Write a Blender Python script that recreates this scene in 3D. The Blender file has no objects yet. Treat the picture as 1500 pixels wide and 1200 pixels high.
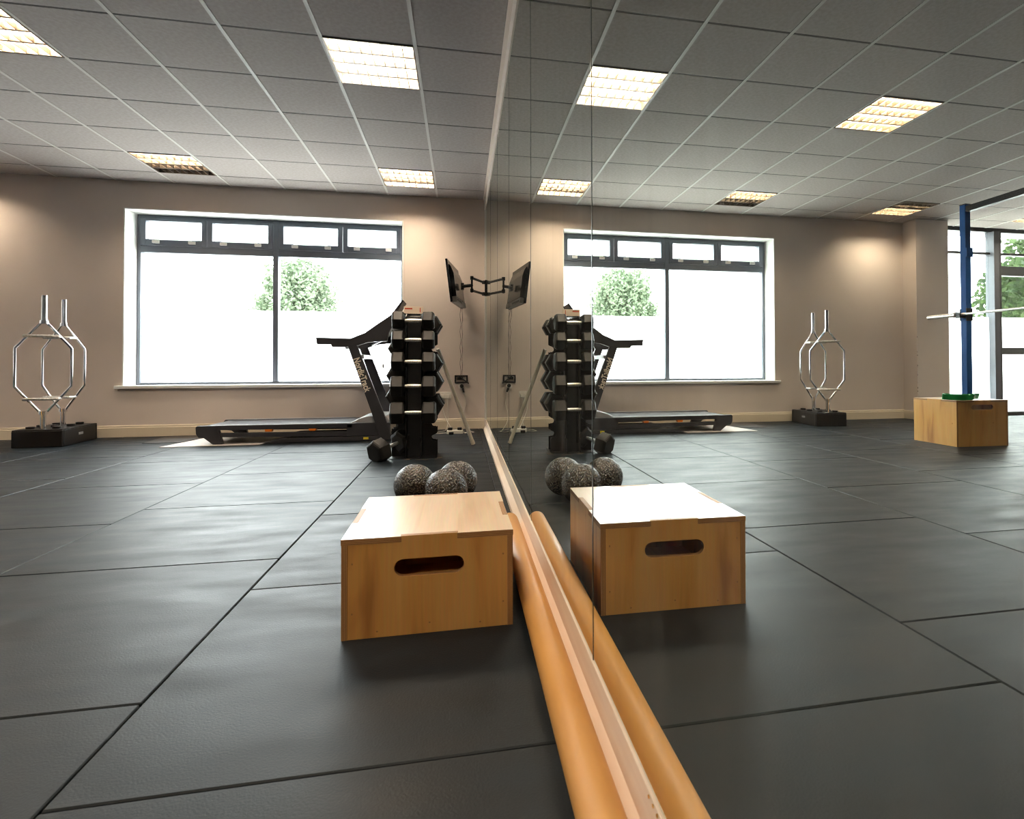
import bpy, math, random
from mathutils import Matrix, Vector, noise
random.seed(7)
PI = math.pi
SC = bpy.context.scene
COL = SC.collection

# ------------------------------------------------------------------ camera
def set_camera():
    yaw, pitch, roll = .1920, .0144, -.0026
    cy_, sy_, cp, sp, cr, sr = math.cos(yaw), math.sin(yaw), math.cos(pitch), math.sin(pitch), math.cos(roll), math.sin(roll)
    F = Vector((sy_*cp, cy_*cp, sp)); r = Vector((cy_, -sy_, 0)); u = r.cross(F)
    r2 = cr*r + sr*u; u2 = -sr*r + cr*u
    cd = bpy.data.cameras.new('camera'); co = bpy.data.objects.new('camera', cd); COL.objects.link(co)
    m = Matrix.Identity(4)
    for i in range(3):
        m[i][0] = r2[i]; m[i][1] = u2[i]; m[i][2] = -F[i]
    m[0][3], m[1][3], m[2][3] = -.2971, 0, .8053
    co.matrix_world = m
    cd.sensor_width = 36; cd.sensor_fit = 'HORIZONTAL'; cd.lens = 796.4/1500*36
    cd.shift_x = -(831.75-750)/1500; cd.shift_y = -(600-524.74)/1500
    cd.clip_start = .02; cd.clip_end = 400
    cd.dof.use_dof = True; cd.dof.focus_distance = 3.4; cd.dof.aperture_fstop = 5.6
    SC.camera = co
set_camera()

# ------------------------------------------------------------------ world, exposure
SKY = 2.8
TUBE = 33.0
EXPOSURE = 3.05
w = bpy.data.worlds.new('overcast_sky'); SC.world = w; w.use_nodes = True
bg = w.node_tree.nodes['Background']; bg.inputs[0].default_value = (.93, .97, 1, 1); bg.inputs[1].default_value = SKY
SC.view_settings.view_transform = 'Standard'; SC.view_settings.look = 'None'
SC.view_settings.gamma = 1; SC.view_settings.use_curve_mapping = False
SC.view_settings.exposure = EXPOSURE
cyc = SC.cycles
cyc.use_denoising = True; cyc.filter_width = 1.1
cyc.max_bounces = 10; cyc.diffuse_bounces = 5; cyc.glossy_bounces = 5; cyc.transmission_bounces = 6; cyc.transparent_max_bounces = 12
cyc.caustics_reflective = False; cyc.caustics_refractive = False
cyc.sample_clamp_indirect = 6

# ------------------------------------------------------------------ materials
def nd(nt, t, **kw):
    n = nt.nodes.new(t)
    for k, v in kw.items():
        if k.startswith('i_'): n.inputs[k[2:].replace('_', ' ')].default_value = v
        else: setattr(n, k, v)
    return n
def mat(name, col, rough=.5, metal=0, spec=.5, emit=None, es=0, coat=0):
    m = bpy.data.materials.new(name); m.use_nodes = True
    b = m.node_tree.nodes['Principled BSDF']
    b.inputs['Base Color'].default_value = (*col, 1); b.inputs['Roughness'].default_value = rough
    b.inputs['Metallic'].default_value = metal; b.inputs['Specular IOR Level'].default_value = spec
    if coat: b.inputs['Coat Weight'].default_value = coat
    if emit: b.inputs['Emission Color'].default_value = (*emit, 1); b.inputs['Emission Strength'].default_value = es
    return m
def vary(m, c1, c2, scale=8, stretch=(1, 1, 1), detail=5, bump=0, bscale=200, lo=.35, hi=.65, rough=None, coords='Object', bdist=.002, rnd=0):
    """noise between two colours, optional fine bump, optional roughness range"""
    nt = m.node_tree; b = nt.nodes['Principled BSDF']; L = nt.links
    tc = nd(nt, 'ShaderNodeTexCoord'); mp = nd(nt, 'ShaderNodeMapping'); mp.inputs['Scale'].default_value = stretch
    L.new(tc.outputs[coords], mp.inputs['Vector'])
    if rnd:
        oi = nd(nt, 'ShaderNodeObjectInfo'); vm = nd(nt, 'ShaderNodeVectorMath', operation='SCALE'); cx = nd(nt, 'ShaderNodeCombineXYZ')
        mu = nd(nt, 'ShaderNodeMath', operation='MULTIPLY'); mu.inputs[1].default_value = 37
        L.new(oi.outputs['Random'], mu.inputs[0]); L.new(mu.outputs[0], cx.inputs[0]); L.new(mu.outputs[0], cx.inputs[1])
        L.new(cx.outputs[0], mp.inputs['Location'])
    n = nd(nt, 'ShaderNodeTexNoise'); n.inputs['Scale'].default_value = scale; n.inputs['Detail'].default_value = detail
    L.new(mp.outputs[0], n.inputs['Vector'])
    r = nd(nt, 'ShaderNodeValToRGB'); r.color_ramp.elements[0].position = lo; r.color_ramp.elements[1].position = hi
    r.color_ramp.elements[0].color = (*c1, 1); r.color_ramp.elements[1].color = (*c2, 1)
    L.new(n.outputs['Fac'], r.inputs[0]); L.new(r.outputs[0], b.inputs['Base Color'])
    if rough:
        mr = nd(nt, 'ShaderNodeMapRange'); mr.inputs['From Min'].default_value = .3; mr.inputs['From Max'].default_value = .7
        mr.inputs['To Min'].default_value = rough[0]; mr.inputs['To Max'].default_value = rough[1]
        L.new(n.outputs['Fac'], mr.inputs[0]); L.new(mr.outputs[0], b.inputs['Roughness'])
    if bump:
        n2 = nd(nt, 'ShaderNodeTexNoise'); n2.inputs['Scale'].default_value = bscale; n2.inputs['Detail'].default_value = 3
        L.new(tc.outputs[coords], n2.inputs['Vector'])
        bp = nd(nt, 'ShaderNodeBump'); bp.inputs['Strength'].default_value = bump; bp.inputs['Distance'].default_value = bdist
        L.new(n2.outputs['Fac'], bp.inputs['Height']); L.new(bp.outputs[0], b.inputs['Normal'])
    return m

M_wall = vary(mat('beige_wall_paint', (.70, .61, .54), .75, spec=.25), (.675, .585, .52), (.72, .63, .56), 1.2, bump=.12, bscale=90)
M_white = mat('white_gloss_paint', (.82, .8, .76), .35)
M_reveal = mat('white_reveal_paint', (.85, .84, .8), .6)
M_skirt = mat('cream_skirting_paint', (.72, .62, .47), .4)
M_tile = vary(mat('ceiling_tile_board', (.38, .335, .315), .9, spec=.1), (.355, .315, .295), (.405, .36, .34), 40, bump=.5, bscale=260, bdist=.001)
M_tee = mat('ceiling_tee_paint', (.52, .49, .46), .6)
M_xtee = mat('ceiling_cross_tee_shade', (.09, .08, .075), .7)  # dark colour stands in for the shadow along the tile edges
M_void = mat('dark_void', (.03, .03, .03), .9)
M_alu_lamp = mat('louvre_aluminium', (.13, .10, .07), .4, metal=.5)
M_mat = vary(mat('black_rubber_mat', (.03, .032, .035), .55, spec=.22), (.0022, .005, .0075), (.010, .0155, .0205), 3.2, (.8, 2.8, 1), 12, bump=.45, bscale=190, rough=(.42, .56), rnd=1, bdist=.0012, lo=.3, hi=.7)
M_gap = mat('mat_joint_dark', (.008, .008, .009), .9)
M_frame = mat('grey_window_aluminium', (.13, .15, .185), .45)
M_frame2 = mat('mid_grey_mullion_aluminium', (.06, .065, .08), .5)
M_frame_dk = mat('dark_window_aluminium', (.02, .022, .026), .45)
M_steel_stay = mat('window_stay_white', (.75, .74, .7), .3)
M_black = mat('black_powder_coat', (.005, .005, .006), .42, spec=.4)
M_rub = vary(mat('black_rubber_head', (.02, .018, .016), .5, spec=.35), (.009, .0085, .008), (.020, .018, .016), 14, rough=(.36, .55))
M_chrome = mat('chrome', (.78, .78, .8), .13, metal=1)
M_chromeD = vary(mat('worn_chrome_grip', (.6, .58, .52), .42, metal=.85), (.55, .53, .5), (.88, .87, .85), 60, (1, 1, 1))
M_tube = vary(mat('orange_cardboard_tube', (.72, .34, .10), .42, spec=.4), (.60, .30, .075), (.71, .38, .12), 3, (1, .35, 1), bump=.08, bscale=30)
M_batten = vary(mat('pale_pine_batten', (.72, .55, .42), .7, spec=.3), (.80, .66, .53), (.86, .74, .61), 6, (6, .5, 6), 5)
M_grey = mat('dark_grey_plastic', (.035, .035, .04), .4)
M_hood = mat('silver_grey_plastic', (.3, .3, .31), .35)
M_belt = mat('treadmill_belt', (.045, .048, .055), .38)
M_orange = mat('orange_plastic', (.85, .22, .02), .4)
M_yellow = mat('yellow_sticker', (.85, .7, .05), .5)
M_letter = mat('white_lettering', (.75, .68, .55), .5)
M_lmat = mat('pale_grey_vinyl_mat', (.55, .5, .48), .5)
M_dmat = mat('dark_vinyl_mat', (.04, .035, .035), .5)
M_pipe = vary(mat('cream_plastic_pipe', (.66, .6, .47), .35), (.76, .69, .55), (.85, .79, .65), 12)
M_plug = mat('white_plastic', (.78, .75, .68), .4)
M_cable = mat('white_cable_sheath', (.7, .66, .58), .5)
M_bcable = mat('grey_cable_sheath', (.12, .1, .09), .5)
M_blue = mat('blue_powder_coat', (.004, .065, .23), .6, spec=.3)
M_green = mat('green_latex', (.0, .28, .06), .45)
M_screen = mat('glossy_black_screen', (.01, .012, .015), .08)
M_tvb = mat('black_tv_casing', (.007, .009, .012), .22)
M_port = mat('grey_port_panel', (.22, .21, .2), .4)
M_ground = vary(mat('pale_paving', (.54, .53, .50), .9), (.5, .49, .46), (.58, .57, .54), .6)
M_bark = mat('bark', (.09, .06, .04), .9)
M_rear = mat('rear_wall_paint', (.22, .20, .18), .8)
def text_colour_card():
    m = mat('printed_card', (.8, .66, .52), .4)
    return m
M_card = text_colour_card()

def leaf_mat(name, a, b_):
    m = mat(name, a, .6, spec=.3)
    nt = m.node_tree; b = nt.nodes['Principled BSDF']; L = nt.links
    g = nd(nt, 'ShaderNodeNewGeometry'); r = nd(nt, 'ShaderNodeValToRGB')
    r.color_ramp.elements[0].color = (*a, 1); r.color_ramp.elements[1].color = (*b_, 1)
    L.new(g.outputs['Random Per Island'], r.inputs[0]); L.new(r.outputs[0], b.inputs['Base Color'])
    tr = nd(nt, 'ShaderNodeBsdfTranslucent'); L.new(r.outputs[0], tr.inputs[0])
    mx = nd(nt, 'ShaderNodeMixShader'); mx.inputs[0].default_value = .35
    L.new(b.outputs[0], mx.inputs[1]); L.new(tr.outputs[0], mx.inputs[2]); L.new(mx.outputs[0], nt.nodes['Material Output'].inputs[0])
    return m
M_leafA = leaf_mat('pale_leaves', (.075, .11, .06), (.17, .20, .13))
M_leafB = leaf_mat('green_leaves', (.012, .028, .008), (.045, .075, .02))

def glass_mat():
    m = bpy.data.materials.new('clear_window_glass'); m.use_nodes = True; nt = m.node_tree; nt.nodes.clear(); L = nt.links
    o = nd(nt, 'ShaderNodeOutputMaterial'); t = nd(nt, 'ShaderNodeBsdfTransparent'); g = nd(nt, 'ShaderNodeBsdfGlossy')
    t.inputs[0].default_value = (.93, .96, .95, 1); g.inputs['Roughness'].default_value = 0
    f = nd(nt, 'ShaderNodeFresnel'); f.inputs[0].default_value = 1.45; mx = nd(nt, 'ShaderNodeMixShader')
    ge = nd(nt, 'ShaderNodeNewGeometry'); iv = nd(nt, 'ShaderNodeMath', operation='SUBTRACT'); iv.inputs[0].default_value = 1; ml = nd(nt, 'ShaderNodeMath', operation='MULTIPLY')
    L.new(ge.outputs['Backfacing'], iv.inputs[1]); L.new(iv.outputs[0], ml.inputs[0]); L.new(f.outputs[0], ml.inputs[1])
    L.new(ml.outputs[0], mx.inputs[0]); L.new(t.outputs[0], mx.inputs[1]); L.new(g.outputs[0], mx.inputs[2]); L.new(mx.outputs[0], o.inputs[0])
    return m
M_glass = glass_mat()
def frost_mat():
    m = bpy.data.materials.new('frosted_window_film'); m.use_nodes = True; nt = m.node_tree; nt.nodes.clear(); L = nt.links
    o = nd(nt, 'ShaderNodeOutputMaterial'); t = nd(nt, 'ShaderNodeBsdfTranslucent'); g = nd(nt, 'ShaderNodeBsdfDiffuse')
    t.inputs[0].default_value = (.92, .94, .93, 1); g.inputs[0].default_value = (.8, .82, .81, 1)
    mx = nd(nt, 'ShaderNodeMixShader'); mx.inputs[0].default_value = .12
    L.new(t.outputs[0], mx.inputs[1]); L.new(g.outputs[0], mx.inputs[2]); L.new(mx.outputs[0], o.inputs[0])
    return m
M_frost = frost_mat()
def mirror_mat():
    m = bpy.data.materials.new('mirror_silvering'); m.use_nodes = True; nt = m.node_tree; nt.nodes.clear(); L = nt.links
    o = nd(nt, 'ShaderNodeOutputMaterial'); g = nd(nt, 'ShaderNodeBsdfGlossy'); g.inputs['Roughness'].default_value = 0
    g.inputs[0].default_value = (.80, .83, .79, 1)
    d = nd(nt, 'ShaderNodeBsdfDiffuse'); d.inputs[0].default_value = (.6, .6, .57, 1)
    tc = nd(nt, 'ShaderNodeTexCoord'); mp = nd(nt, 'ShaderNodeMapping'); mp.inputs['Scale'].default_value = (1, 9, .5)
    n = nd(nt, 'ShaderNodeTexNoise'); n.inputs['Scale'].default_value = 2.2; n.inputs['Detail'].default_value = 4
    mr = nd(nt, 'ShaderNodeMapRange'); mr.inputs['From Min'].default_value = .42; mr.inputs['From Max'].default_value = .75
    mr.inputs['To Min'].default_value = .012; mr.inputs['To Max'].default_value = .06
    L.new(tc.outputs['Object'], mp.inputs[0]); L.new(mp.outputs[0], n.inputs['Vector']); L.new(n.outputs['Fac'], mr.inputs[0])
    mx = nd(nt, 'ShaderNodeMixShader'); L.new(mr.outputs[0], mx.inputs[0]); L.new(g.outputs[0], mx.inputs[1]); L.new(d.outputs[0], mx.inputs[2])
    L.new(mx.outputs[0], o.inputs[0]); return m
M_mirror = mirror_mat()
M_mirror_edge = mat('mirror_ground_edge', (.02, .03, .028), .3)
def tube_mat(on):
    return mat('lit_fluorescent_tube' if on else 'unlit_fluorescent_tube', (.7, .7, .7), .3, emit=(1, .82, .62) if on else None, es=TUBE if on else 0)
M_lit = tube_mat(True); M_unlit = tube_mat(False)

def ply_mat(name='birch_plywood_face', ca=(.76, .42, .13, 1), cb=(.71, .36, .10, 1), cc=(.46, .20, .055, 1), rough=.30):
    """plywood face: grain along local Y with long reddish streaks, wear marks"""
    m = mat(name, (.6, .34, .14), rough, spec=.5, coat=.25); nt = m.node_tree; b = nt.nodes['Principled BSDF']; L = nt.links
    tc = nd(nt, 'ShaderNodeTexCoord'); oi = nd(nt, 'ShaderNodeObjectInfo')
    ad = nd(nt, 'ShaderNodeVectorMath', operation='ADD'); mu = nd(nt, 'ShaderNodeMath', operation='MULTIPLY'); mu.inputs[1].default_value = 11
    L.new(oi.outputs['Random'], mu.inputs[0]); L.new(tc.outputs['Object'], ad.inputs[0]); L.new(mu.outputs[0], ad.inputs[1])
    mp = nd(nt, 'ShaderNodeMapping'); mp.inputs['Scale'].default_value = (11, 1.3, 3); L.new(ad.outputs[0], mp.inputs[0])
    n = nd(nt, 'ShaderNodeTexNoise'); n.inputs['Scale'].default_value = 1.0; n.inputs['Detail'].default_value = 3; n.inputs['Distortion'].default_value = .6
    L.new(mp.outputs[0], n.inputs['Vector'])
    r = nd(nt, 'ShaderNodeValToRGB'); e = r.color_ramp.elements
    e[0].position = .36; e[0].color = ca; e[1].position = .74; e[1].color = cc
    x = r.color_ramp.elements.new(.56); x.color = cb
    L.new(n.outputs['Fac'], r.inputs[0])
    mp2 = nd(nt, 'ShaderNodeMapping'); mp2.inputs['Scale'].default_value = (160, 6, 6); L.new(ad.outputs[0], mp2.inputs[0])
    n2 = nd(nt, 'ShaderNodeTexNoise'); n2.inputs['Scale'].default_value = 1; n2.inputs['Detail'].default_value = 4; L.new(mp2.outputs[0], n2.inputs['Vector'])
    mx = nd(nt, 'ShaderNodeMix', data_type='RGBA', blend_type='MULTIPLY'); mx.inputs[0].default_value = .22
    L.new(r.outputs[0], mx.inputs[6]); L.new(n2.outputs['Color'], mx.inputs[7])
    # knots
    v = nd(nt, 'ShaderNodeTexVoronoi'); v.inputs['Scale'].default_value = 7; L.new(ad.outputs[0], v.inputs['Vector'])
    kr = nd(nt, 'ShaderNodeValToRGB'); kr.color_ramp.elements[0].position = .02; kr.color_ramp.elements[0].color = (.35, .25, .2, 1)
    kr.color_ramp.elements[1].position = .05; kr.color_ramp.elements[1].color = (1, 1, 1, 1); L.new(v.outputs['Distance'], kr.inputs[0])
    m2 = nd(nt, 'ShaderNodeMix', data_type='RGBA', blend_type='MULTIPLY'); m2.inputs[0].default_value = .8
    L.new(mx.outputs[2], m2.inputs[6]); L.new(kr.outputs[0], m2.inputs[7]); L.new(m2.outputs[2], b.inputs['Base Color'])
    return m
M_ply = ply_mat()
M_plytop = ply_mat('pale_glare_plywood_top', (.92, .74, .54, 1), (.88, .68, .47, 1), (.74, .50, .30, 1), .34)  # paler than the other panels: glare on the box top painted into the wood
def edge_mat():
    m = mat('plywood_edge', (.5, .27, .1), .5); nt = m.node_tree; b = nt.nodes['Principled BSDF']; L = nt.links
    tc = nd(nt, 'ShaderNodeTexCoord'); sp = nd(nt, 'ShaderNodeSeparateXYZ'); L.new(tc.outputs['Object'], sp.inputs[0])
    mu = nd(nt, 'ShaderNodeMath', operation='MULTIPLY'); mu.inputs[1].default_value = 2*PI/.0045; L.new(sp.outputs['Z'], mu.inputs[0])
    sn = nd(nt, 'ShaderNodeMath', operation='SINE'); L.new(mu.outputs[0], sn.inputs[0])
    r = nd(nt, 'ShaderNodeValToRGB'); r.color_ramp.elements[0].position = .1; r.color_ramp.elements[0].color = (.26, .12, .04, 1)
    r.color_ramp.elements[1].position = .55; r.color_ramp.elements[1].color = (.52, .29, .12, 1)
    L.new(sn.outputs[0], r.inputs[0]); L.new(r.outputs[0], b.inputs['Base Color']); return m
M_edge = edge_mat()
def ball_mat():
    m = mat('textured_ball_rubber', (.05, .038, .028), .24, spec=.6); nt = m.node_tree; b = nt.nodes['Principled BSDF']; L = nt.links
    tc = nd(nt, 'ShaderNodeTexCoord'); v = nd(nt, 'ShaderNodeTexVoronoi'); v.inputs['Scale'].default_value = 105; L.new(tc.outputs['Object'], v.inputs['Vector'])
    r = nd(nt, 'ShaderNodeValToRGB'); r.color_ramp.elements[0].position = .2; r.color_ramp.elements[0].color = (.08, .062, .045, 1)
    r.color_ramp.elements[1].position = .6; r.color_ramp.elements[1].color = (.02, .014, .01, 1); L.new(v.outputs['Distance'], r.inputs[0]); L.new(r.outputs[0], b.inputs['Base Color'])
    bp = nd(nt, 'ShaderNodeBump'); bp.inputs['Strength'].default_value = .9; bp.inputs['Distance'].default_value = .004; bp.invert = True
    L.new(v.outputs['Distance'], bp.inputs['Height']); L.new(bp.outputs[0], b.inputs['Normal'])
    return m
M_ball = ball_mat()

# ------------------------------------------------------------------ mesh helpers
class G:
    def __init__(s): s.v = []; s.f = []; s.mi = []; s.cur = 0
    def add(s, vs, fs):
        n = len(s.v); s.v += [tuple(x) for x in vs]
        for f in fs: s.f.append([n+i for i in f]); s.mi.append(s.cur)
        return s
    def box(s, x0, x1, y0, y1, z0, z1, M=None):
        vs = [Vector((x, y, z)) for x in (x0, x1) for y in (y0, y1) for z in (z0, z1)]
        if M: vs = [M @ v for v in vs]
        return s.add(vs, [(0, 1, 3, 2), (4, 6, 7, 5), (0, 4, 5, 1), (2, 3, 7, 6), (0, 2, 6, 4), (1, 5, 7, 3)])
    def prism(s, pts, a, b, axis='y', M=None):
        """polygon in the two other axes (xz for y, xy for z, yz for x), extruded from a to b"""
        def P(p, t):
            return {'y': (p[0], t, p[1]), 'z': (p[0], p[1], t), 'x': (t, p[0], p[1])}[axis]
        n = len(pts); vs = [Vector(P(p, a)) for p in pts]+[Vector(P(p, b)) for p in pts]
        if M: vs = [M @ v for v in vs]
        return s.add(vs, [tuple(range(n)), tuple(range(2*n-1, n-1, -1))]+[(i, i+n, (i+1) % n+n, (i+1) % n) for i in range(n)])
    def rings(s, rs, cap=True, M=None):
        """list of rings (equal length lists of points) joined"""
        n = len(rs[0]); vs = [Vector(p) for r in rs for p in r]
        if M: vs = [M @ v for v in vs]
        fs = [(k*n+i, k*n+(i+1) % n, (k+1)*n+(i+1) % n, (k+1)*n+i) for k in range(len(rs)-1) for i in range(n)]
        if cap: fs += [tuple(range(n-1, -1, -1)), tuple(range((len(rs)-1)*n, len(rs)*n))]
        return s.add(vs, fs)
    def tube(s, pts, r, n=10, cap=True, closed=False, M=None):
        pts = [Vector(p) for p in pts]; rs = []; N = len(pts)
        rad = r if isinstance(r, (list, tuple)) else [r]*N
        up = None
        for i, p in enumerate(pts):
            a = pts[i-1] if (i or closed) else None; b = pts[(i+1) % N] if (i < N-1 or closed) else None
            d = ((p-a).normalized() if a is not None else Vector()) + ((b-p).normalized() if b is not None else Vector())
            d.normalize()
            if up is None:
                up = d.orthogonal().normalized()
            else:
                up = (up - d*up.dot(d)).normalized()
            sd = d.cross(up)
            k = 1.0
            if a is not None and b is not None:
                c = max(.5, math.sqrt(max(0, (1+(p-a).normalized().dot((b-p).normalized()))/2))); k = 1/c
            rs.append([p+(up*math.cos(2*PI*j/n)+sd*math.sin(2*PI*j/n))*rad[i]*(1+(k-1)*.5) for j in range(n)])
        if closed: rs.append(rs[0]); cap = False
        return s.rings(rs, cap, M)
    def cyl(s, p0, p1, r, n=14, r2=None): return s.tube([p0, p1], [r, r if r2 is None else r2], n)

def root(name, label, cat, loc=(0, 0, 0), rz=0, group=None):
    o = bpy.data.objects.new(name, None); o.empty_display_size = .1; COL.objects.link(o); o.location = loc; o.rotation_euler = (0, 0, rz)
    o['label'] = label; o['category'] = cat
    if group: o['group'] = group
    return o
def ob(name, g, m, parent=None, smooth=False, bevel=0, world=None, seg=2):
    """world: subtract this offset so parts given in world coordinates sit under a root there"""
    me = bpy.data.meshes.new(name)
    vs = g.v if world is None else [(v[0]-world[0], v[1]-world[1], v[2]-world[2]) for v in g.v]
    me.from_pydata(vs, [], g.f)
    ms = m if isinstance(m, (list, tuple)) else [m]
    for x in ms: me.materials.append(x)
    for p, i in zip(me.polygons, g.mi): p.material_index = i
    import bmesh
    bm = bmesh.new(); bm.from_mesh(me); bmesh.ops.recalc_face_normals(bm, faces=bm.faces); bm.to_mesh(me); bm.free()
    o = bpy.data.objects.new(name, me); COL.objects.link(o)
    if parent: o.parent = parent
    if smooth:
        for p in me.polygons: p.use_smooth = True
        me.set_sharp_from_angle(angle=math.radians(38))
    if bevel:
        b = o.modifiers.new('bevel', 'BEVEL'); b.width = bevel; b.segments = seg; b.limit_method = 'ANGLE'; b.angle_limit = math.radians(40)
    return o
def tag(o, label, cat, group=None):
    o['label'] = label; o['category'] = cat
    if group: o['group'] = group
    return o
def struct(name, g, m, parent=None, **kw):
    o = ob(name, g, m, parent, **kw); 
    if not parent: o['kind'] = 'structure'
    return o
def copy_tree(o, parent=None):
    c = o.copy(); COL.objects.link(c); c.parent = parent
    for ch in list(o.children): copy_tree(ch, c)
    return c
def plate(name, outline, holes, th, m, parent=None, bevel=0, edge=None):
    """flat plate in local XY with holes, thickness along local Z (0..th)"""
    cu = bpy.data.curves.new(name, 'CURVE'); cu.dimensions = '2D'; cu.fill_mode = 'BOTH'; cu.extrude = th/2-bevel; cu.bevel_depth = bevel; cu.bevel_resolution = 1
    for loop in [outline]+list(holes):
        sp = cu.splines.new('POLY'); sp.points.add(len(loop)-1); sp.use_cyclic_u = True
        for i, p in enumerate(loop): sp.points[i].co = (p[0], p[1], 0, 1)
    t = bpy.data.objects.new(name+'_t', cu); COL.objects.link(t)
    me = bpy.data.meshes.new_from_object(t, depsgraph=bpy.context.evaluated_depsgraph_get())
    bpy.data.objects.remove(t); bpy.data.curves.remove(cu)
    me.name = name
    for v in me.vertices: v.co.z += th/2
    me.materials.clear(); me.materials.append(m)
    if edge: me.materials.append(edge)
    for p in me.polygons:
        p.use_smooth = False
        p.material_index = 1 if (edge and abs(p.normal.z) < .5) else 0
    o = bpy.data.objects.new(name, me); COL.objects.link(o)
    if parent: o.parent = parent
    return o
def stadium(cx, cy, hl, r, n=10):
    return [(cx+hl-r+r*math.sin(PI*i/n), cy-r*math.cos(PI*i/n)) for i in range(n+1)]+[(cx-hl+r-r*math.sin(PI*i/n), cy+r*math.cos(PI*i/n)) for i in range(n+1)]

# ================================================================== ROOM
XL, YF, YB, ZC = -10.4, -3.4, 7.139, 2.967
TH = .3   # thickness of the window wall
g = G().box(XL, 0.0, YF, YB+.35, -.09, -.014); floor = struct('floor', g, M_gap)
# rubber mats, one metre squares laid in staggered columns
cols = [(-1.05, -.085, .16), (-2.065, -1.05, .485), (-3.11, -2.065, .20), (-4.12, -3.11, .56), (-5.13, -4.12, .12), (-6.14, -5.13, .62),
        (-7.15, -6.14, .3), (-8.16, -7.15, .75), (-9.17, -8.16, .2), (-10.18, -9.17, .6)]
rm = {}
def mat_piece(x0, x1, y0, y1):
    k = (round(x1-x0, 3), round(y1-y0, 3)); gap = .0022
    if k not in rm:
        hx, hy = k[0]/2-gap, k[1]/2-gap
        o = ob('rubber_mat', G().box(-hx, hx, -hy, hy, -.012, 0), M_mat, floor, bevel=.003, seg=1); rm[k] = o
    else:
        o = rm[k].copy(); COL.objects.link(o); o.parent = floor
    o.location = ((x0+x1)/2, (y0+y1)/2, random.uniform(-.0008, 0))
for x0, x1, ph in cols:
    y = ph-4
    while y < YB:
        a, b = max(y, YF), min(y+1.0, YB)
        if b-a > .03: mat_piece(x0, x1, a, b)
        y += 1.0
y = YF
while y < YB:
    b = min(y+2.0, YB); mat_piece(-.085, -.033, y, b); y += 2.0
# floor of the glazed bay, threshold
# ceiling: tee grid + tiles + lights
X1, Y0, PT = .6094, 3.7672, .6
xs = [0.0]+[-(X1+PT*k) for k in range(17)]; xs[-1] = XL
ys = [Y0+PT*j for j in range(-11, 6)]; ys = [YF]+[t for t in ys if t > YF+.05]+[YB]
g = G()
for x in xs[1:-1]: g.box(x-.012, x+.012, YF, YB, ZC-.0015, ZC+.012)
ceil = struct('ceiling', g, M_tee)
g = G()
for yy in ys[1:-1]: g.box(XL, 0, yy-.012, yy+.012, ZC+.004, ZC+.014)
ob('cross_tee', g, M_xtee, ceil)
ob('ceiling_deck', G().box(XL, 0.2, YF, YB+.4, ZC+.16, ZC+.2), M_void, ceil)
lights = {(c, j) for c in (1, 5, 9, 13) for j in (4, 0, -4, -8)}
tm = {}
for i in range(len(xs)-1):
    for k in range(len(ys)-1):
        xa, xb, ya, yb = xs[i+1], xs[i], ys[k], ys[k+1]
        j = round((ya-Y0)/PT)
        if (i, j) in lights: continue
        key = (round(xb-xa, 2), round(yb-ya, 2))
        if key not in tm:
            hx, hy = key[0]/2-.009, key[1]/2-.009
            tm[key] = ob('ceiling_tile', G().box(-hx, hx, -hy, hy, .0, .012), M_tile, ceil); o = tm[key]
        else:
            o = tm[key].copy(); COL.objects.link(o); o.parent = ceil
        o.location = ((xa+xb)/2, (ya+yb)/2, ZC+.002)

# walls
WX0, WX1, WZ0, WZ1 = -4.145, -1.03, .585, 2.655   # window opening
GX = -6.85                                          # end of the solid wall, start of the tall glazing
g = G()
g.box(GX, WX0, YB, YB+TH, -.05, ZC+.1).box(WX1, .25, YB, YB+TH, -.05, ZC+.1)
g.box(WX0, WX1, YB, YB+TH, -.05, WZ0-.012).box(WX0, WX1, YB, YB+TH, WZ1, ZC+.1)
struct('wall_back', g, M_wall)
g = G().box(-6.85, -6.29, 6.885, YB-.001, 0, ZC); col = struct('wall_column', g, M_wall)
g = G(); rr_ = random.Random(2)
for k in range(9):
    z = [.42, .47, .55, .78, .80, .95, 1.22, 1.0, .66][k]; a = rr_.uniform(.006, .014)
    g.prism([(-6.2897-.0*k, z-a), (-6.2897-a*.9, z), (-6.2897, z+a*1.2)], 6.8838, 6.8849, 'y')
ob('paint_chip', g, mat('chipped_dark_paint', (.06, .05, .045), .9), col)['kind'] = 'stuff'
struct('wall_left', G().box(XL-.2, XL, YF, YB+.4, -.05, ZC+.1), M_wall)
struct('wall_front', G().box(XL-.2, .2, YF-.2, YF, -.05, ZC+.1), M_rear)
# wall behind the mirror; reveals lining
struct('wall_right', G().box(.012, .25, YF, YB+.3, -.05, ZC+.1), M_wall)
g = G().box(-.004, .0115, YF, 7.0, 2.80, ZC+.0005).box(-.03, .0115, YF, YB-.001, ZC-.02, ZC-.0015)
struct('trim_2', g, M_wall)
struct('trim_3', G().box(-.012, .0115, 6.99, YB-.001, .127, ZC-.02), M_white)
# white plaster lining of the window reveal
g = G().box(WX0-.001, WX0+.012, YB-.002, YB+.27, WZ0, WZ1).box(WX1-.012, WX1+.001, YB-.002, YB+.27, WZ0, WZ1).box(WX0+.012, WX1-.012, YB-.002, YB+.27, WZ1-.012, WZ1+.001)
struct('trim_4', g, M_reveal)
struct('trim_1', G().box(-4.21, -.975, YB-.045, YB+.27, WZ0-.03, WZ0+.006), M_white, bevel=.006)
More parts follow.
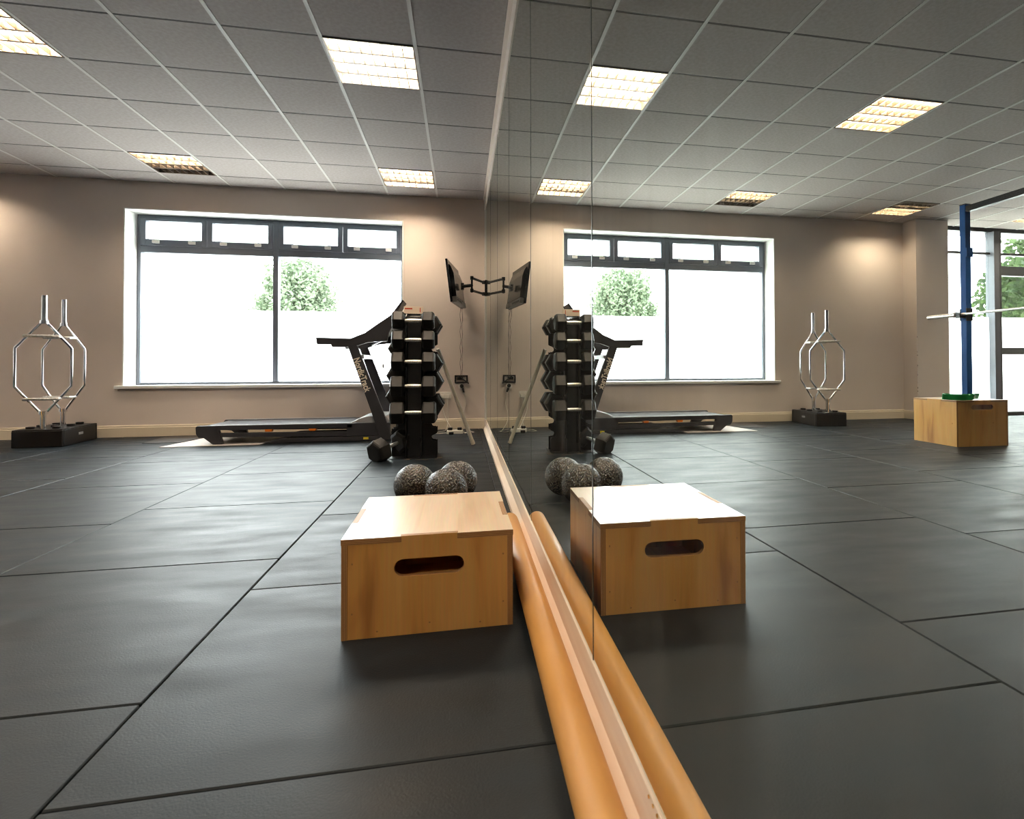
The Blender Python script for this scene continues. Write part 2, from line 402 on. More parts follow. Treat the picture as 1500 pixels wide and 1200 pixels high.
# skirting boards
def skirt(name, x0, x1, y0, y1, along='x'):
    g = G()
    if along == 'x':
        g.prism([(y0, 0), (y0-.018, 0), (y0-.018, .105), (y0-.012, .112), (y0-.012, .125), (y0-.006, .135), (y0, .135)], x0, x1, 'x')
    return struct(name, g, M_skirt)
skirt('baseboard_back', -6.29, -.013, YB-.0005, 0)
g = G().box(-6.868, -6.272, 6.867, 6.8845, 0, .125).box(-6.2895, -6.272, 6.8845, YB-.02, 0, .125)
struct('baseboard_column', g, M_skirt, bevel=.004)
g = G().prism([(-.031, -.012), (-.031, .020), (-.0065, .052), (-.0042, .1255), (.0115, .1255), (.0115, -.012)], YF, 6.985, 'y'); struct('baseboard_right', g, M_batten, bevel=.0012)

# ------------------------------------------------------------------ window_1 (long low window with four top lights)
FY = 7.415
def bars(g, lst, y0, y1):
    for x0, x1, z0, z1 in lst: g.box(x0, x1, y0, y1, z0, z1)
win = struct('window_1', (lambda g: (bars(g, [(WX0+.012, WX0+.05, WZ0, 2.645), (WX1-.05, WX1-.012, WZ0, 2.645), (WX0+.05, WX1-.05, 2.603, 2.645), (WX0+.05, WX1-.05, WZ0+.006, WZ0+.034)], FY-.03, FY+.05), g)[1])(G()), M_frame, bevel=.003)
ob('mullion', G().box(-2.62, -2.56, FY-.05, FY+.05, WZ0+.034, 2.645), M_frame, win, bevel=.003)
ob('transom', G().box(WX0+.05, -2.62, FY-.035, FY+.05, 2.19, 2.27).box(-2.56, WX1-.05, FY-.035, FY+.05, 2.19, 2.27), M_frame, win, bevel=.003)
panes_x = [(WX0+.05, -3.37), (-3.37, -2.62), (-2.56, -1.80), (-1.80, WX1-.05)]
for a, b in panes_x:
    g = G(); l_ = .06
    bars(g, [(a+.004, a+l_, 2.274, 2.60), (b-l_, b-.004, 2.274, 2.60), (a+l_, b-l_, 2.57, 2.60), (a+l_, b-l_, 2.274, 2.35)], FY-.05, FY+.03)
    f = ob('top_light', g, M_frame, win, bevel=.004)
    ob('pane', G().box(a+l_, b-l_, FY, FY+.006, 2.35, 2.57), M_glass, f)
    cx = (a+b)/2
    g = G()
    g.tube([(cx-.235, FY-.075, 2.35), (cx-.2, FY-.08, 2.352), (cx-.01, FY-.085, 2.352)], .0045, 6)
    g.tube([(cx+.01, FY-.085, 2.352), (cx+.2, FY-.08, 2.352), (cx+.235, FY-.075, 2.35)], .0045, 6)
    g.box(cx-.22, cx-.15, FY-.08, FY-.05, 2.298, 2.332).box(cx+.17, cx+.24, FY-.08, FY-.05, 2.298, 2.332).box(cx-.2, cx+.2, FY-.075, FY-.06, 2.337, 2.344)
    ob('window_stay', g, M_steel_stay, f)
FZ = 1.51
for a, b in ((WX0+.05, -2.62), (-2.56, WX1-.05)):
    ob('pane', G().box(a, b, FY, FY+.006, FZ, 2.19), M_glass, win)
    ob('frosted_pane', G().box(a, b, FY, FY+.006, WZ0+.034, FZ), M_frost, win)

# ------------------------------------------------------------------ window_2 (full height glazing, left of the column)
GY = 7.24
def dark(name, g, parent=None): return struct(name, g, M_frame_dk, parent, bevel=.003)
g = G().box(XL, GX, GY-.04, GY+.06, 2.925, ZC+.1).box(XL, GX, GY-.04, GY+.06, -.05, .055).box(GX-.055, GX, GY-.04, GY+.06, .055, 2.925)
win2 = dark('window_2', g)
mx = []
for xm in (-8.06, -9.35):
    ob('mullion', G().box(xm-.012, xm+.085, GY-.1, GY+.05, .055, 2.925), M_frame2, win2, bevel=.003)
    ob('cover_strip', G().box(xm-.05, xm-.012, GY-.1, GY+.05, .055, 2.925), M_frame_dk, win2, bevel=.003)
edges = [(-7.975, GX-.055, 0), (-9.265, -8.11, 1), (XL, -9.40, 0)]
for a, b, door in edges:
    ob('glazing_bar', G().box(a, b, GY-.03, GY+.04, 2.565, 2.60), M_frame_dk, win2)
    if door:
        ob('door_rail', G().box(a, b, GY-.045, GY+.045, 2.235, 2.385), M_frame_dk, win2, bevel=.003)
        ob('door_rail', G().box(a, b, GY-.045, GY+.045, .975, 1.08), M_frame_dk, win2, bevel=.003)
        zs = [(.055, .975, 1), (1.08, 1.565, 1), (1.565, 2.235, 0), (2.385, 2.565, 0), (2.60, 2.925, 0)]
    else: zs = [(.055, 1.565, 1), (1.565, 2.565, 0), (2.60, 2.925, 0)]
    for z0, z1, fr in zs:
        ob('frosted_pane' if fr else 'pane', G().box(a, b, GY, GY+.006, z0, z1), M_frost if fr else M_glass, win2)
# head and outer skin above the glazing
struct('trim_5', G().box(XL-.2, GX, GY+.06, YB+.4, 2.93, ZC+.2), M_reveal)

# ------------------------------------------------------------------ mirror panels
seams = [-3.37, -2.22, -1.07, .08, 1.23, 2.38, 3.53, 4.68, 5.83, 6.98]
mlab = ['mirror panel behind the camera at the front end of the wall', 'mirror panel second from the front end of the wall', 'mirror panel beside the camera, just out of the picture',
        'nearest large mirror panel, right of the seam above the batten, filling the right half',
        'mirror panel from the seam beside the wooden box reflection to the next seam left', 'third visible mirror panel, showing the dumbbell tower edge and slam balls',
        'narrow looking mirror panel between two seams just right of the television reflection', 'narrow looking mirror panel reflecting the television',
        'farthest mirror panel in the corner where the television arm is fixed']
for k in range(9):
    a, b = seams[k]+.0026, seams[k+1]-.0026
    g = G(); g.cur = 1; g.box(.0005, .011, a, b, .127, 2.798); g.cur = 0
    g.add([(0.0, a+.001, .128), (0.0, b-.001, .128), (0.0, b-.001, 2.797), (0.0, a+.001, 2.797)], [(0, 3, 2, 1)])
    o = ob('mirror_panel', g, [M_mirror, M_mirror_edge]); tag(o, mlab[k], 'mirror', 'mirror panels along the right wall')
    g = G()
for y in seams[1:-1]: g.box(-.0009, .011, y-.0022, y+.0022, .127, 2.798)
struct('trim_7', g, M_mirror_edge)
struct('trim_6', G().box(.0113, .0118, YF, 6.985, .127, 2.799), M_void)
# ------------------------------------------------------------------ outside
struct('ground', G().box(-70, 40, YB+.42, 90, -.4, -.3), M_ground)

# ================================================================== CEILING LIGHTS
def make_light(label, off=()):
    t = root('ceiling_light', label, 'ceiling light', group='square louvred ceiling lights')
    g = G(); h = .293
    g.box(-h, -h+.012, -h, h, -.003, .07).box(h-.012, h, -h, h, -.003, .07).box(-h+.012, h-.012, -h, -h+.012, -.003, .07).box(-h+.012, h-.012, h-.012, h, -.003, .07).box(-h, h, -h, h, .07, .078)
    ob('housing', g, M_alu_lamp, t)
    for k, y in enumerate((-.213, -.071, .071, .213)):
        ob('fluorescent_tube', G().cyl((-.27, y, .05), (.27, y, .05), .013, 8), M_unlit if k in off else M_lit, t, smooth=True)
    lb = None
    for y in (-.142, 0, .142):
        gg = G().prism([(-.008, .0), (.008, .0), (.013, .036), (-.013, .036)], -.28, .28, 'x')
        if lb is None: lb = ob('long_blade', gg, M_alu_lamp, t)
        else: lb = lb.copy(); COL.objects.link(lb)
        lb.location = (0, y, 0)
    cb = None
    for i in range(7):
        if cb is None: cb = ob('cross_blade', G().box(-.0028, .0028, -.28, .28, .0, .036), M_alu_lamp, t)
        else: cb = cb.copy(); COL.objects.link(cb)
        cb.location = (-.21+.07*i, 0, 0)
    return t
where = {(1, 4): 'far louvred ceiling light nearest the corner, in front of the window', (5, 4): 'far louvred ceiling light at left over the window end, half its tubes dark',
         (9, 4): 'louvred ceiling light in front of the column, half its tubes dark', (13, 4): 'louvred ceiling light before the tall glazing at the far left',
         (1, 0): 'bright louvred ceiling light top centre, beside the mirror', (5, 0): 'louvred ceiling light cut by the top left corner of the picture'}
variants = {}
for (c, j) in sorted(lights, key=lambda t: (-t[1], t[0])):
    if (c, j) == (5, 4): off = (2, 3)
    elif (c, j) == (9, 4): off = (0, 1)
    elif (c, j) == (1, 4): off = (2,)
    elif j == -4 and c > 1: off = (0, 1, 2, 3)
    else: off = ()
    nth = {1: 'nearest the mirror', 5: 'second from the mirror', 9: 'third from the mirror', 13: 'fourth from the mirror, by the left wall'}[c]
    lab = where.get((c, j)) or {0: 'louvred ceiling light in the near row, '+nth, -4: ('lit' if c == 1 else 'unlit')+' louvred ceiling light above the camera, '+nth,
           -8: 'lit louvred ceiling light in the rear row, '+nth, 4: ''}[j]
    if off not in variants: variants[off] = make_light(lab, off); t = variants[off]
    else: t = copy_tree(variants[off])
    t['label'] = lab; t.location = (-(X1+PT*(c-1))-PT/2, Y0+PT*j+PT/2, ZC)

# ================================================================== PLYWOOD BOXES
def ply_box(name, label, W, D, H, loc, rz, slot, th=.018, three=False):
    """loc = centre of footprint, front face looks to -y before the turn; slot=(hl,r,z)"""
    t = root(name, label, 'plyo box', loc, rz)
    w2 = W/2-th
    a = W*.165
    def place(o, M): o.matrix_local = M
    # front and back: local X -> x, local Y -> z, local Z -> -y
    top = H-th
    outline = [(-w2, 0), (w2, 0), (w2, top), (a, top), (a, H-.0005), (-a, H-.0005), (-a, top), (-w2, top)]
    Rf = Matrix(((1, 0, 0), (0, 0, -1), (0, 1, 0))).to_4x4()
    f = plate('front_panel', outline, [stadium(0, slot[2], slot[0], slot[1])], th, M_ply, t, .0012, M_edge)
    place(f, Matrix.Translation((0, -D/2+th, 0)) @ Rf)
    f = plate('back_panel', outline, [stadium(0, slot[2], slot[0], slot[1])], th, M_ply, t, .0012, M_edge)
    place(f, Matrix.Translation((0, D/2, 0)) @ Rf)
    d2 = D/2; b = D*.17
    so = [(-d2, 0), (d2, 0), (d2, top), (b, top), (b, H-.0005), (-b, H-.0005), (-b, top), (-d2, top)]
    Rs = Matrix(((0, 0, 1), (1, 0, 0), (0, 1, 0))).to_4x4()
    for x in (-W/2, W/2-th):
        f = plate('side_panel', so, [], th, M_ply, t, .0012, M_edge); place(f, Matrix.Translation((x, 0, 0)) @ Rs)
    X, Y = W/2, D/2
    to = [(-X, -Y), (-a, -Y), (-a, -Y+th), (a, -Y+th), (a, -Y), (X, -Y), (X, -b), (X-th, -b), (X-th, b), (X, b), (X, Y), (a, Y), (a, Y-th), (-a, Y-th), (-a, Y), (-X, Y), (-X, b), (-X+th, b), (-X+th, -b), (-X, -b)]
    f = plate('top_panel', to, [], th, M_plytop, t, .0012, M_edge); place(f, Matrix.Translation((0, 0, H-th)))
    f = plate('bottom_panel', [(-X+th, -Y+th), (X-th, -Y+th), (X-th, Y-th), (-X+th, Y-th)], [], th, M_ply, t, .0012, M_edge); place(f, Matrix.Translation((0, 0, .012)))
    g = G(); rnd = random.Random(3)
    for (x, z) in [(-.44, .25), (-.44, .75), (.44, .25), (.44, .75), (0, .1), (-.3, .06), (.3, .06)]:
        g.cyl((x*W, -D/2-.0004, z*H), (x*W, -D/2+.003, z*H), .0028, 8)
    ob('screw', g, M_edge, t)
    return t
# near box: front edge runs (-.646,1.708) to (-.144,1.715)
ply_box('plyo_box', 'low plywood box with a hand slot beside the mirror and the orange tube', .505, .53, .295, (-.397, 1.708+.265, 0), .012, (.104, .0265, .2), three=True)
ply_box('plyo_box', 'taller plywood box with a green band on top, near the blue rack', .59, .53, .455, (-4.77, 4.775, 0), .03, (.125, .026, .385))

# ================================================================== CARDBOARD TUBE, MIRROR SIDE
t = root('long_roll', 'long orange cardboard roll lying against the batten under the mirror', 'tube', (-.0675, 1.0, 0))
R_ = .0415; g = G(); n = 40
def ring(r, y): return [(r*math.cos(2*PI*i/n), y, .042+r*math.sin(2*PI*i/n)) for i in range(n)]
g.rings([ring(R_, -2.1), ring(R_, -1.2), ring(R_, -.3), ring(R_, .6), ring(R_, 1.695)], cap=False)
g.rings([ring(R_, 1.695), ring(R_-.004, 1.699), ring(R_-.006, 1.697), ring(R_-.007, 1.2)], cap=False)
g.rings([ring(R_, -2.1), ring(R_-.007, -2.1), ring(R_-.007, -1.6)], cap=False)
ob('tube_wall', g, M_tube, t, smooth=True)
g = G().rings([ring(.0355, 1.66), ring(.0355, 1.694)], cap=False).rings([ring(.034, 1.64), ring(.0344, 1.641)], cap=True)
ob('end_plug', g, M_black, t, smooth=True)

# mirror fixing clips on the batten: brass screws near the camera
g = G()
for k in range(8):
    y = .835-.019*k
    g.cyl((-.0040, y, .1195), (-.0062, y, .1195), .0030, 10)
o = ob('screw_heads', g, mat('brass', (.8, .6, .25), .25, metal=1)); tag(o, 'row of small brass screw heads along the batten nearest the camera', 'screws')
o['kind'] = 'stuff'

# ================================================================== SLAM BALLS
def make_ball(label, loc, r, seed):
    import bmesh
    bm = bmesh.new()
    t = root('slam_ball', label, 'slam ball', (loc[0], loc[1], 0), seed, 'slam balls behind the near box')
    # lattice sphere with diamond studs: displace a dense uv sphere
    U, V = 128, 72
    vs = []; fs = []
    for j in range(V+1):
        th = PI*j/V
        for i in range(U):
            ph = 2*PI*i/U
            k = 22; s_ = math.sin(th)
            a = math.sin(k*ph+th*26)*math.sin(k*ph*1.0-th*26) if s_ > .25 else 0
            rr = r*(1+.012*a-.006)
            vs.append((rr*s_*math.cos(ph), rr*s_*math.sin(ph), r+rr*math.cos(th)))
    for j in range(V):
        for i in range(U):
            fs.append((j*U+i, j*U+(i+1) % U, (j+1)*U+(i+1) % U, (j+1)*U+i))
    g = G().add(vs, fs)
    o = ob('ball_shell', g, M_ball, t, smooth=True)
    g = G().rings([[(.012*math.cos(2*PI*i/16), .012*math.sin(2*PI*i/16), z) for i in range(16)] for z in (2*r-.004, 2*r+.0008)])
    v = ob('valve', g, M_black, t)
    return t
b0 = make_ball('front slam ball of three, nearest the wooden box', (-.385, 3.10), .118, .3)
for (x, y, s, lb) in ((-.568, 3.285, 1.4, 'left slam ball of three, farthest from the mirror'), (-.325, 3.345, 2.2, 'back right slam ball of three, closest to the mirror')):
    c = copy_tree(b0); c.location = (x, y, 0); c.rotation_euler = (0, 0, s); c['label'] = lb

# ================================================================== DUMBBELLS AND THEIR TOWER
def make_dumbbell(hr, hl, gl, label):
    """axis along local x, centred at origin; hr hex radius, hl head length, gl grip length"""
    t = root('dumbbell', label, 'dumbbell', group='hex dumbbells on the tower')
    def hexr(x, r, ph=0): return [(x, r*math.cos(ph+i*PI/3), r*math.sin(ph+i*PI/3)) for i in range(6)]
    hd = None
    for s in (-1, 1):
        a, b = gl/2, gl/2+hl
        g = G().rings([hexr(s*a, hr*.72), hexr(s*(a+.012), hr*.97), hexr(s*(a+.02), hr), hexr(s*(b-.02), hr), hexr(s*(b-.008), hr*.93), hexr(s*b, hr*.78)])
        o = ob('head', g, M_rub, t, bevel=.003)
    n = 12; g = G(); rs = []
    for k in range(13):
        u = -1+k/6; rs.append([(u*gl/2, .0150*(1+.22*(1-u*u))*math.cos(2*PI*i/n), .0150*(1+.22*(1-u*u))*math.sin(2*PI*i/n)) for i in range(n)])
    g.rings(rs); ob('handle', g, M_chromeD, t, smooth=True)
    return t
TX, TY = -.715, 5.12
sizes = [(.088, .106), (.091, .108), (.096, .112), (.102, .118), (.107, .122)]
rowz = [1.206, 1.037, .846, .633, .402]
ordn = ['top', 'second', 'third', 'fourth', 'lowest']
protos = {}
def put(si, loc, rot, label):
    hr, hl = sizes[si]
    if si not in protos: protos[si] = make_dumbbell(hr, hl, .145, label); t = protos[si]
    else: t = copy_tree(protos[si])
    t.location = loc; t.rotation_euler = rot; t['label'] = label
    return t
for k in range(5):
    put(k, (TX, TY-.195, rowz[k]), (PI/6*0, 0, 0), ordn[k]+' hex dumbbell on the front of the tower, facing the camera')
rz_ = [1.19, .86, .65, .455]
for k, z in enumerate([1.185, .835, .665, .455]):
    put([0, 2, 3, 4][k], (TX+.15, TY+.07, z), (0, 0, PI/2), ['top', 'second', 'third', 'lowest'][k]+' hex dumbbell on the mirror side of the tower')
for k, z in enumerate([.985, .745, .56, .43][:3]):
    put([1, 3, 4][k], (TX-.14, TY+.07, z-.02), (0, 0, PI/2), ['top', 'middle', 'lowest'][k]+' hex dumbbell on the treadmill side of the tower')
# loose one leaning on the floor
lo = put(4, (-.905, 4.97, .112), (0, 0, 0), 'loose hex dumbbell lying on the floor against the tower foot')
lo.rotation_euler = (.5, -.22, .85); lo['group'] = 'hex dumbbell on the floor'; lo['group'] = 'hex dumbbells on the tower'
# the tower: two crossed pairs of notched plates
t = root('dumbbell_tower', 'black steel dumbbell tower with notched uprights next to the treadmill', 'dumbbell rack', (TX, TY, 0))
def notched(zs, hw, top, side_l=True, side_r=True):
    """outline in (u, z), notches cut into both edges at heights zs"""
    def edge(s):
        pts = [(s*hw, .0)]
        for z in sorted(zs):
            pts += [(s*hw, z-.048), (s*(hw-.012), z-.052)]
            pts += [(s*(hw-.03+.024*math.cos(a)), z-.02+.028*math.sin(a)) for a in (-1.1, -1.6, -2.4, -3.14, -3.9, -4.6)]
            pts += [(s*(hw-.012), z+.016), (s*hw, z+.024)]
        pts += [(s*hw, top-.03), (s*(hw-.05), top)]
        return pts
    r = edge(1); l = edge(-1)
    return r+l[::-1]
allz = [.18, .30]+[.43, .56, .66, .76, .85, .985, 1.18]
ol = notched(allz, .195, 1.25)
for y in (-.062, .062):
    p = plate('side_upright', ol, [], .006, M_black, t, .001); p.matrix_local = Matrix.Translation((0, y+.003, 0)) @ Matrix(((1, 0, 0), (0, 0, -1), (0, 1, 0))).to_4x4()
ol = notched([z-.0 for z in sorted(rowz)]+[.17], .205, 1.27)
for x in (-.062, .062):
    p = plate('front_upright', ol, [], .006, M_black, t, .001); p.matrix_local = Matrix.Translation((x-.003, 0, 0)) @ Matrix(((0, 0, 1), (1, 0, 0), (0, 1, 0))).to_4x4()
ob('core_column', G().box(-.058, .058, -.12, .12, .004, 1.24), M_black, t, bevel=.004)
ob('base_plate', G().box(-.2, .2, -.2, .2, 0, .005), M_black, t)
ob('top_plate', G().box(-.1, .1, -.1, .1, 1.271, 1.276), M_black, t)
# acrylic sign block on the tower
t = root('sign_block', 'small pale printed card block standing on top of the dumbbell tower', 'sign', (-.73, TY-.01, 1.2762))
ob('card', G().box(-.085, .085, -.012, .012, 0, .072), M_card, t, bevel=.002)
ob('printed_band', G().box(-.075, -.01, -.0125, -.0122, .045, .058).box(.055, .062, -.0125, -.0122, .02, .062), mat('red_print', (.55, .08, .03), .5), t)
# chalk-like scuffs beside the foot
g = G(); rnd = random.Random(5)
for k in range(16):
    x = -.72+rnd.uniform(-.06, .24); y = 4.88+rnd.uniform(-.05, .1); a = rnd.uniform(.015, .035); b = a*.5
    g.prism([(x+a*math.cos(i*PI/3+.3), y+b*math.sin(i*PI/3+.3)) for i in range(6)], .0002, .0016, 'z')
o = ob('rubber_crumbs', g, mat('brown_scraps', (.10, .075, .055), .7)); tag(o, 'brown worn scraps lying at the front foot of the dumbbell tower', 'debris'); o['kind'] = 'stuff'

# ================================================================== TREADMILL
TO = (-2.0, 6.55, 0)
t = root('treadmill', 'black treadmill standing side-on in front of the window', 'treadmill', TO)
YN, YFAR = 6.2, 6.93
cap = [(-2.978, .178), (-2.964, .193), (-2.797, .192), (-2.762, .142), (-2.726, .0), (-2.817, .0), (-2.901, .068), (-2.95, .073), (-2.973, .109)]
for y in (YN, YFAR-.05): ob('rear_foot', G().prism(cap, y, y+.05), M_grey, t, world=TO, bevel=.004)
for y in (YN, YFAR-.05):
    rl = ob('side_rail', G().prism([(-2.80, .192), (-1.458, .185), (-1.458, .14), (-2.769, .146)], y, y+.05), M_grey, t, world=TO, bevel=.003)
    ob('foot_strip', G().box(-2.78, -1.47, y+.004, y+.046, .190, .194), M_hood, t, world=TO)
    ob('frame_tube', G().prism([(-2.769, .115), (-1.51, .102), (-1.51, .052), (-2.768, .073)], y+.005, y+.045), M_grey, t, world=TO, bevel=.003)
    ob('base_skid', G().prism([(-2.35, .0), (-2.17, .045), (-1.1, .045), (-1.05, .0)], y+.0, y+.05), M_grey, t, world=TO, bevel=.003)
ob('running_belt', G().box(-2.93, -1.45, YN+.055, YFAR-.055, .165, .184), M_belt, t, world=TO, bevel=.006)
ob('deck_board', G().box(-2.9, -1.5, YN+.06, YFAR-.06, .145, .164), M_grey, t, world=TO)
ob('rear_roller', G().cyl((-2.9, YN+.05, .145), (-2.9, YFAR-.05, .145), .022), M_grey, t, smooth=True, world=TO)
for x in (-2.29, -1.86):
    for y in (YN+.002, YFAR-.052): ob('cushion_block', G().prism([(x-.04, .15), (x+.04, .15), (x+.03, .118), (x-.03, .118)], y, y+.05), M_orange, t, world=TO, bevel=.002)
ob('motor_hood', G().prism([(-1.51, .06), (-1.51, .178), (-1.40, .235), (-1.3, .262), (-1.12, .255), (-1.08, .2), (-1.08, .06)], YN+.052, YFAR-.052), M_hood, t, world=TO, bevel=.012)
for y in (YN, YFAR-.05): ob('motor_cover', G().prism([(-1.515, .05), (-1.515, .180), (-1.45, .19), (-1.07, .19), (-1.06, .05)], y, y+.05), M_grey, t, world=TO, bevel=.004)
ob('warning_sticker', G().box(-1.345, -1.292, YN-.001, YN, .012, .036), M_yellow, t, world=TO)
up = [(-1.514, 1.04), (-1.232, .215), (-1.173, .0), (-1.040, .0), (-1.135, .287), (-1.416, 1.04)]
ups = []
for y in (YN, YFAR-.045): ups.append(ob('upright', G().prism(up, y-.004, y+.047), M_grey, t, world=TO, bevel=.004))
arm = [(-1.83, 1.112), (-1.48, 1.103), (-1.422, 1.128), (-1.334, 1.165), (-1.199, 1.266), (-1.075, 1.354), (-1.045, 1.38), (-1.020, 1.30), (-1.015, 1.218), (-1.06, 1.22), (-1.086, 1.167), (-1.104, 1.075), (-1.187, 1.075), (-1.305, 1.062), (-1.41, 1.025), (-1.526, 1.01), (-1.67, 1.012), (-1.676, 1.037), (-1.82, 1.039)]
for y in (YN-.002, YFAR-.05): ob('handrail', G().prism(arm, y, y+.052), M_grey, t, world=TO, bevel=.006)
ob('console', G().prism([(-1.42, 1.11), (-1.10, 1.33), (-1.04, 1.36), (-1.03, 1.28), (-1.12, 1.18), (-1.3, 1.09)], YN+.052, YFAR-.052), M_grey, t, world=TO, bevel=.01)
ob('tablet_rest', G().prism([(-1.075, 1.40), (-.965, 1.555), (-.948, 1.548), (-1.04, 1.38)], YN+.2, YFAR-.2), M_grey, t, world=TO, bevel=.004)
ob('cross_bar', G().box(-1.43, -1.35, YN+.046, YFAR-.046, .885, .93), M_hood, t, world=TO, bevel=.006)
ob('cross_bar', G().tube([(-1.36, YN+.05, 1.06), (-1.2, YN+.2, 1.12), (-1.2, YFAR-.2, 1.12), (-1.36, YFAR-.05, 1.06)], .012, 8), M_chrome, t, smooth=True, world=TO)
for y in (YN+.02, YFAR-.06): ob('transport_wheel', G().cyl((-1.08, y, .035), (-1.08, y+.035, .035), .035, 18), M_black, t, smooth=True, world=TO)
ob('pin', G().box(-1.245, -1.225, YFAR-.046, YFAR-.0455, .78, .83), M_letter, t, world=TO)
# lettering on the near upright
cu = bpy.data.curves.new('lettering', 'FONT'); cu.body = 'NordicTrack'; cu.size = .092; cu.align_x = 'CENTER'; cu.align_y = 'CENTER'; cu.extrude = .0006; cu.offset = .003; cu.space_character = 1.05
tt = bpy.data.objects.new('lettering_t', cu); COL.objects.link(tt)
me = bpy.data.meshes.new_from_object(tt, depsgraph=bpy.context.evaluated_depsgraph_get()); bpy.data.objects.remove(tt)
me.materials.clear(); me.materials.append(M_letter)
lt = bpy.data.objects.new('lettering', me); COL.objects.link(lt); lt.parent = t
dirv = Vector((-1.232+1.514, 0, .215-1.04)).normalized(); upv = Vector((-dirv.z, 0, dirv.x)) 
nv = dirv.cross(upv)   # outward normal of the glyphs
m3 = Matrix((dirv, upv, nv)).transposed().to_4x4()
wid = max(v.co.x for v in me.vertices)-min(v.co.x for v in me.vertices)
sc_ = .385/wid
lt.matrix_local = Matrix.Translation(Vector((-1.362, YN-.0052, .712))-Vector(TO)) @ m3 @ Matrix.Diagonal((sc_, sc_*1.35, 1, 1))
t.location.z = .0052
# mats under it
o = ob('vinyl_mat', G().prism([(-3.27, 6.12), (-2.35, 6.12), (-2.2, 6.9), (-3.12, 6.95)], .0002, .005, 'z'), M_lmat); tag(o, 'pale grey thin mat sticking out under the rear of the treadmill', 'floor mat')
o = ob('vinyl_mat', G().prism([(-3.60, 6.48), (-3.24, 6.48), (-3.15, 6.965), (-1.15, 6.985), (-1.15, 7.1), (-3.66, 7.1)], .0002, .004, 'z'), M_dmat); tag(o, 'dark thin mat against the skirting behind the treadmill', 'floor mat')

# ================================================================== HEX TRAP BARS
def make_trap(label, loc, rz):
    t = root('trap_bar', label, 'trap bar', loc, rz, 'chrome trap bars standing on end')
    W = .215
    fr = [(0, 0, 1.262), (W, 0, 1.0), (W, 0, .61), (0, 0, .345), (-W, 0, .61), (-W, 0, 1.0)]
    fr = [(.022, 0, 1.262), (W, 0, 1.0), (W, 0, .61), (.022, 0, .345), (-.022, 0, .345), (-W, 0, .61), (-W, 0, 1.0), (-.022, 0, 1.262)]
    ob('frame', G().tube(fr, .0122, 10, closed=True), M_chrome, t, smooth=True)
    for z0, z1 in ((1.285, 1.54), (.10, .325)): ob('sleeve', G().cyl((0, 0, z0), (0, 0, z1), .0245, 18), M_chrome, t, smooth=True)
    for z0, z1 in ((1.25, 1.285), (.325, .36)): ob('collar', G().cyl((0, 0, z0), (0, 0, z1), .036, 18), M_chrome, t, smooth=True)
    for z in (1.122, .485):
        ob('handle', G().tube([(-.128, .0, z), (-.128, -.085, z), (.128, -.085, z), (.128, .0, z)], .0125, 10), M_chromeD, t, smooth=True)
        ob('handle_brace', G().tube([(-.13, .0, z), (.13, 0, z)], .006, 8), M_chrome, t, smooth=True)
    return t
a = make_trap('chrome trap bar on end, the front one of the pair by the wall', (-4.49, 6.47, 0), .34)
b = copy_tree(a); b.location = (-4.545, 6.84, 0); b.rotation_euler = (0, 0, -.12); b['label'] = 'chrome trap bar on end, the back one nearer the window wall'
HO = (-4.52, 6.68, 0)
t = root('bar_holder', 'black rubber block holding the two upright trap bars, by the skirting', 'bar holder', HO, .08)
g = G().box(-.20, .22, -.30, -.27, 0, .165).box(-.20, .22, .30, .33, 0, .165).box(-.20, -.17, -.27, .30, 0, .165).box(.19, .22, -.27, .30, 0, .165)
ob('frame_walls', g, M_black, t, bevel=.006)
ob('top_plate', G().box(-.198, .218, -.298, .328, .165, .178), M_black, t, bevel=.004)
for i, (x, y) in enumerate([(-.1, -.2), (.12, -.2), (-.12, .0), (.02, -.03), (.12, .04), (-.1, .22), (.1, .24)]):
    ob('socket_ring', G().cyl((x, y, .178), (x, y, .2), .035, 16), M_black, t, smooth=True)
ob('label_plate', G().box(.2202, .222, -.02, .06, .09, .115), M_port, t)

# ================================================================== TELEVISION AND ARM
tvO = (-.335, 6.62, 1.755)
t = root('television', 'flat black television seen almost edge-on, tilted on its wall arm', 'television', tvO)
# panel frame: local axes: width along +y, height along +z, screen towards -x
M4 = Matrix.Rotation(math.radians(-8.5), 4, 'Z') @ Matrix.Rotation(math.radians(-7), 4, 'Y')
def tvp(name, g, m, **kw):
    o = ob(name, g, m, t, **kw); o.matrix_local = Matrix.Translation((-.028, 0, .02)) @ M4; return o
tvp('bezel', G().box(-.035, -.012, -.40, .40, -.245, .245), M_tvb, bevel=.003)
tvp('screen', G().box(-.0365, -.0345, -.385, .385, -.225, .232), M_screen)
tvp('rear_housing', G().prism([(-.012, -.235), (.03, -.235), (.03, .09), (.008, .17), (-.012, .2)], -.33, .33), M_tvb, bevel=.006)
tvp('port_panel', G().prism([(-.012, -.245), (.034, -.242), (.0305, -.18), (-.012, -.18)], -.36, .36), M_port, bevel=.003)
g = G()
for k in range(5): g.box(.0305, .0345, -.30+.07*k, -.26+.07*k, -.228, -.205)
tvp('port', g, M_black)
t = root('tv_arm', 'black folding bracket arm reaching from the mirror corner to the television', 'tv bracket', (0, 6.92, 1.80))
O = (0, 6.92, 1.80)
ob('wall_plate', G().box(-.016, -.001, 6.89, 6.95, 1.69, 1.89), M_black, t, world=O, bevel=.002)
for z in (1.715, 1.862):
    ob('arm', G().tube([(-.03, 6.92, z), (-.185, 6.47, z-.02)], .015, 8), M_black, t, smooth=True, world=O)
    ob('knuckle', G().cyl((-.03, 6.92, z-.02), (-.03, 6.92, z+.02), .022, 12).cyl((-.185, 6.47, z-.04), (-.185, 6.47, z), .02, 12), M_black, t, smooth=True, world=O)
